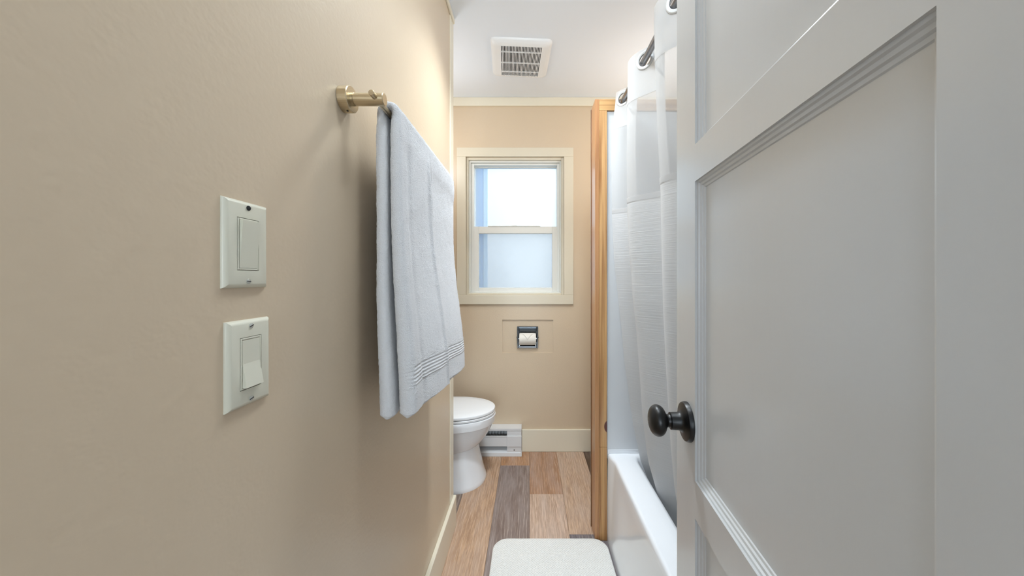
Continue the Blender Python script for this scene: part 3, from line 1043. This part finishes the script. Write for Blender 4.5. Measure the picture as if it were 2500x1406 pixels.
MB().lathe((-0.744, TC - 0.15, 0.70), (1, 0, 0), [(0, 0.012), (0.012, 0.012), (0.016, 0.009)], 20).build('flush_lever', M['chrome'], toi, 30)
for s in (-1, 1):
    MB().lathe((-0.63, TC + s * 0.07, 0.401), (0, 0, 1), [(0, 0.018), (0.036, 0.018), (0.040, 0.014)], 20).build('hinge', M['seat'], toi, 30)

# ------------------------------------------------------------------ baseboard heater
hx0, hx1, hy = -0.93, -0.054, 2.352
ht = thing('baseboard_heater', 'white metal electric baseboard heater behind the toilet', 'heater', (-0.50, 2.39, 0.0))
MB().box(hx0, hx1, BY - 0.008, BY - 0.001, 0.006, 0.190).build('back_plate', M['heater'], ht)
mb = MB()
mb.raw([(hx0, BY - 0.001, 0.192), (hx1, BY - 0.001, 0.192), (hx1, hy, 0.190), (hx0, hy, 0.190), (hx0, BY - 0.001, 0.186), (hx1, BY - 0.001, 0.186), (hx1, hy, 0.176), (hx0, hy, 0.176)],
       [(0, 1, 2, 3), (3, 2, 6, 7), (7, 6, 5, 4), (1, 5, 6, 2), (0, 3, 7, 4), (0, 4, 5, 1)])
mb.build('top_cap', M['heater'], ht)
MB().box(hx0, hx1 - 0.100, hy + 0.001, hy + 0.004, 0.0675, 0.136, 0.001).build('front_panel', M['heater'], ht)
MB().box(hx0, hx1 - 0.100, hy - 0.002, hy + 0.006, 0.136, 0.140, 0.001).build('panel_lip', M['heater'], ht)
ec = ht
e1 = MB().box(hx1 - 0.100, hx1, hy + 0.002, BY - 0.010, 0.020, 0.1755, 0.001).build('end_cap', M['heater'], ht)
MB().box(hx1 - 0.1005, hx1 + 0.001, hy - 0.003, hy + 0.002, 0.0675, 0.140, 0.001).build('cap_band', M['heater'], e1)
MB().lathe((hx1 - 0.050, hy + 0.002, 0.042), (0, -1, 0), [(0, 0.0038), (0.001, 0.0034)], 16).build('screw', M['dark'], e1, 30)
mb = MB()
mb.raw([(hx0, hy - 0.006, 0.006), (hx1 + 0.002, hy - 0.006, 0.006), (hx1 + 0.002, hy - 0.004, 0.024), (hx0, hy - 0.004, 0.024), (hx0, hy + 0.055, 0.055), (hx1 - 0.1, hy + 0.055, 0.055)],
       [(0, 1, 2, 3), (3, 2, 5, 4)])
mb.build('bottom_lip', M['heater'], ht)
MB().box(hx0, hx1 + 0.002, hy - 0.006, BY - 0.001, 0.0, 0.008, 0.001).build('base', M['heater'], ht)
MB().lathe((hx0, 2.392, 0.118), (1, 0, 0), [(0, 0.012), (0.77, 0.012)], 16).build('element', M['fin'], ht, 30)
finm = None
for i in range(34):
    xx = hx1 - 0.125 - i * 0.021
    if finm is None:
        f0 = MB().box(xx - 0.0005, xx + 0.0005, 2.364, 2.414, 0.092, 0.150).build('fin', M['fin'], ht)
        finm = (f0, xx)
    else:
        c = finm[0].copy()
        c.location.x += xx - finm[1]
        C.objects.link(c)

# ------------------------------------------------------------------ recessed paper holder and roll
hol = thing('paper_holder', 'recessed chrome toilet paper holder set in the back wall', 'paper holder', (-0.0115, BY, 0.73))
fx0, fx1, fz0, fz1 = -0.0870, 0.0640, 0.7320, 0.8890
ff = BY - 0.004
ring(MB(), fx0, fx1, fz0, fz1, 0.011, 0.011, 0.013, 0.011, ff, BY + 0.006, 0.0025).build('frame', M['chrome'], hol)
ring(MB(), fx0 + 0.011, fx1 - 0.011, fz0 + 0.013, fz1 - 0.011, 0.0025, 0.0025, 0.0025, 0.0025, ff + 0.001, BY + 0.05, 0.0008).build('inner_lip', M['chrome'], hol)
rb = MB()
gx0, gx1, gz0, gz1, gy1 = fx0 + 0.011, fx1 - 0.011, fz0 + 0.013, fz1 - 0.011, BY + 0.070
rb.box(gx0 - 0.002, gx1 + 0.002, gy1, gy1 + 0.002, gz0, gz1)
rb.box(gx0 - 0.002, gx0, BY + 0.004, gy1, gz0, gz1)
rb.box(gx1, gx1 + 0.002, BY + 0.004, gy1, gz0, gz1)
rb.box(gx0, gx1, BY + 0.004, gy1, gz0 - 0.002, gz0)
rb.box(gx0, gx1, BY + 0.004, gy1, gz1, gz1 + 0.002)
rb.build('recess_box', M['chrome'], hol)
for s, xx in ((-1, fx0), (1, fx1)):
    MB().box(xx - 0.003, xx + 0.003, ff - 0.014, ff + 0.004, 0.806, 0.817, 0.002, 2).build('post_ear', M['chrome'], hol)
MB().lathe((gx0, BY + 0.002, 0.800), (1, 0, 0), [(0, 0.008), (gx1 - gx0, 0.008)], 20).build('roller', M['chrome'], hol, 30)
rx0, rx1, rcy, rcz, rr = -0.0705, 0.0475, BY + 0.004, 0.797, 0.041
roll = thing('toilet_paper_roll', 'white toilet paper roll with its end folded to a point', 'toilet paper', ((rx0 + rx1) / 2, rcy, rcz))
mb = MB()
P = []
prf = [(0, 0.020), (0, rr - 0.002), (0.002, rr), (rx1 - rx0 - 0.002, rr), (rx1 - rx0, rr - 0.002), (rx1 - rx0, 0.020)]
mb.lathe((rx0, rcy, rcz), (1, 0, 0), prf + [prf[0]], 48, cap=False).build('roll_body', M['paper'], roll, 40)
# folded tip: triangle wrapped over the front of the roll
P = []
na = 22
for i in range(na):
    t = i / (na - 1)
    ang = math.radians(100 - 92 * t)        # from the top down the front
    R_ = rr + 0.0012
    half = (rx1 - rx0) / 2 * (1 - t) + 0.0008
    xc = (rx0 + rx1) / 2
    P.append([(xc + s * half, rcy - math.cos(math.radians(90) - math.radians(90) + 0) * 0 - R_ * math.cos(ang), rcz + R_ * math.sin(ang)) for s in (-1, -0.5, 0, 0.5, 1)])
mb = MB()
mb.grid(P)
tip = mb.build('folded_tip', M['paper'], roll, 40)
md = tip.modifiers.new('thickness', 'SOLIDIFY'); md.thickness = 0.0012; md.offset = 1

# ------------------------------------------------------------------ ceiling exhaust fan
fan = thing('exhaust_fan', 'square white exhaust fan cover with slotted grille on the ceiling', 'exhaust fan', (-0.050, 1.985, ZC))
frot = math.radians(3.6)
def F(x, y, z):
    c, s = math.cos(frot), math.sin(frot)
    return (-0.050 + x * c - y * s, 1.985 + x * s + y * c, z)
def frect(h, r, z, n=6):
    out = []
    for (cx, cy, a0) in ((h - r, h - r, 0), (-(h - r), h - r, 90), (-(h - r), -(h - r), 180), (h - r, -(h - r), 270)):
        for k_ in range(n + 1):
            a = math.radians(a0 + 90 * k_ / n)
            out.append((cx + r * math.cos(a), cy + r * math.sin(a), z))
    return out
gw, gd = 0.1135, 0.134       # half size of the grille opening
FZ = ZC - 0.026
mb = MB()
L = [frect(0.168, 0.028, ZC), frect(0.167, 0.028, ZC - 0.006), frect(0.162, 0.028, ZC - 0.014), frect(0.152, 0.028, ZC - 0.021), frect(0.140, 0.024, FZ + 0.001)]
# inner opening loop mapped from rounded square to the grille rectangle
inner = []
for (x, y, z) in frect(1.0, 0.02, FZ):
    inner.append((x * gw, y * gd, FZ))
inner_up = [(x, y, FZ + 0.004) for (x, y, z) in inner]
L += [inner, inner_up]
mb.grid([[F(*p) for p in r] for r in L], False, True)
mb.build('cover', M['fan'], fan, 40)
mb = MB().box(-gw, gw, -gd, gd, ZC - 0.0012, ZC - 0.0002)
mb.v = [F(*p) for p in mb.v]
mb.build('slot_shade', M['dark'], fan)  # dark sheet behind the slats paints the shade inside the fan
NSL = 28
pitch = 2 * gw / NSL
first = None
for i in range(NSL + 1):
    x = -gw + i * pitch
    if first is None:
        mb = MB().box(x - 0.0018, x + 0.0018, -gd, gd, FZ - 0.0002, FZ + 0.004)
        mb.v = [F(*p) for p in mb.v]
        first = (mb.build('slat', M['fan'], fan), x)
    else:
        c = first[0].copy()
        dx = x - first[1]
        c.location = (dx * math.cos(frot), dx * math.sin(frot), 0)
        C.objects.link(c)
for yv in (-0.085, 0.01, 0.095):
    mb = MB().box(-gw, gw, yv - 0.0018, yv + 0.0018, FZ - 0.0004, FZ + 0.006)
    mb.v = [F(*p) for p in mb.v]
    mb.build('cross_bar', M['fan'], fan)

# ------------------------------------------------------------------ bath mat
bmx0, bmx1, bmy0, bmy1 = -0.165, 0.358, 0.78, 1.592
def rrect(x0, x1, y0, y1, r, n=10):
    out = []
    for (cx, cy, a0) in ((x1 - r, y1 - r, 0), (x0 + r, y1 - r, 90), (x0 + r, y0 + r, 180), (x1 - r, y0 + r, 270)):
        for k_ in range(n + 1):
            a = math.radians(a0 + 90 * k_ / n)
            out.append((cx + r * math.cos(a), cy + r * math.sin(a)))
    return out
L = []
for ins, z in ((0.004, 0.0005), (0.0, 0.004), (0.0, 0.010), (0.003, 0.0145), (0.008, 0.0165), (0.02, 0.017)):
    L.append([(x, y, z) for x, y in rrect(bmx0 + ins, bmx1 - ins, bmy0 + ins, bmy1 - ins, 0.065 - ins * 0.6)])
mb = MB()
mb.grid(L, False, True)
n = len(L[0])
mb.f.append(tuple((len(L) - 1) * n + k_ for k_ in range(n)))
mb.f.append(tuple(reversed(range(n))))
tag(mb.build('bath_mat', M['mat'], None, 40, origin=((bmx0 + bmx1) / 2, (bmy0 + bmy1) / 2, 0)), 'white dimpled bath mat with rounded corners on the floor beside the tub', 'bath mat')
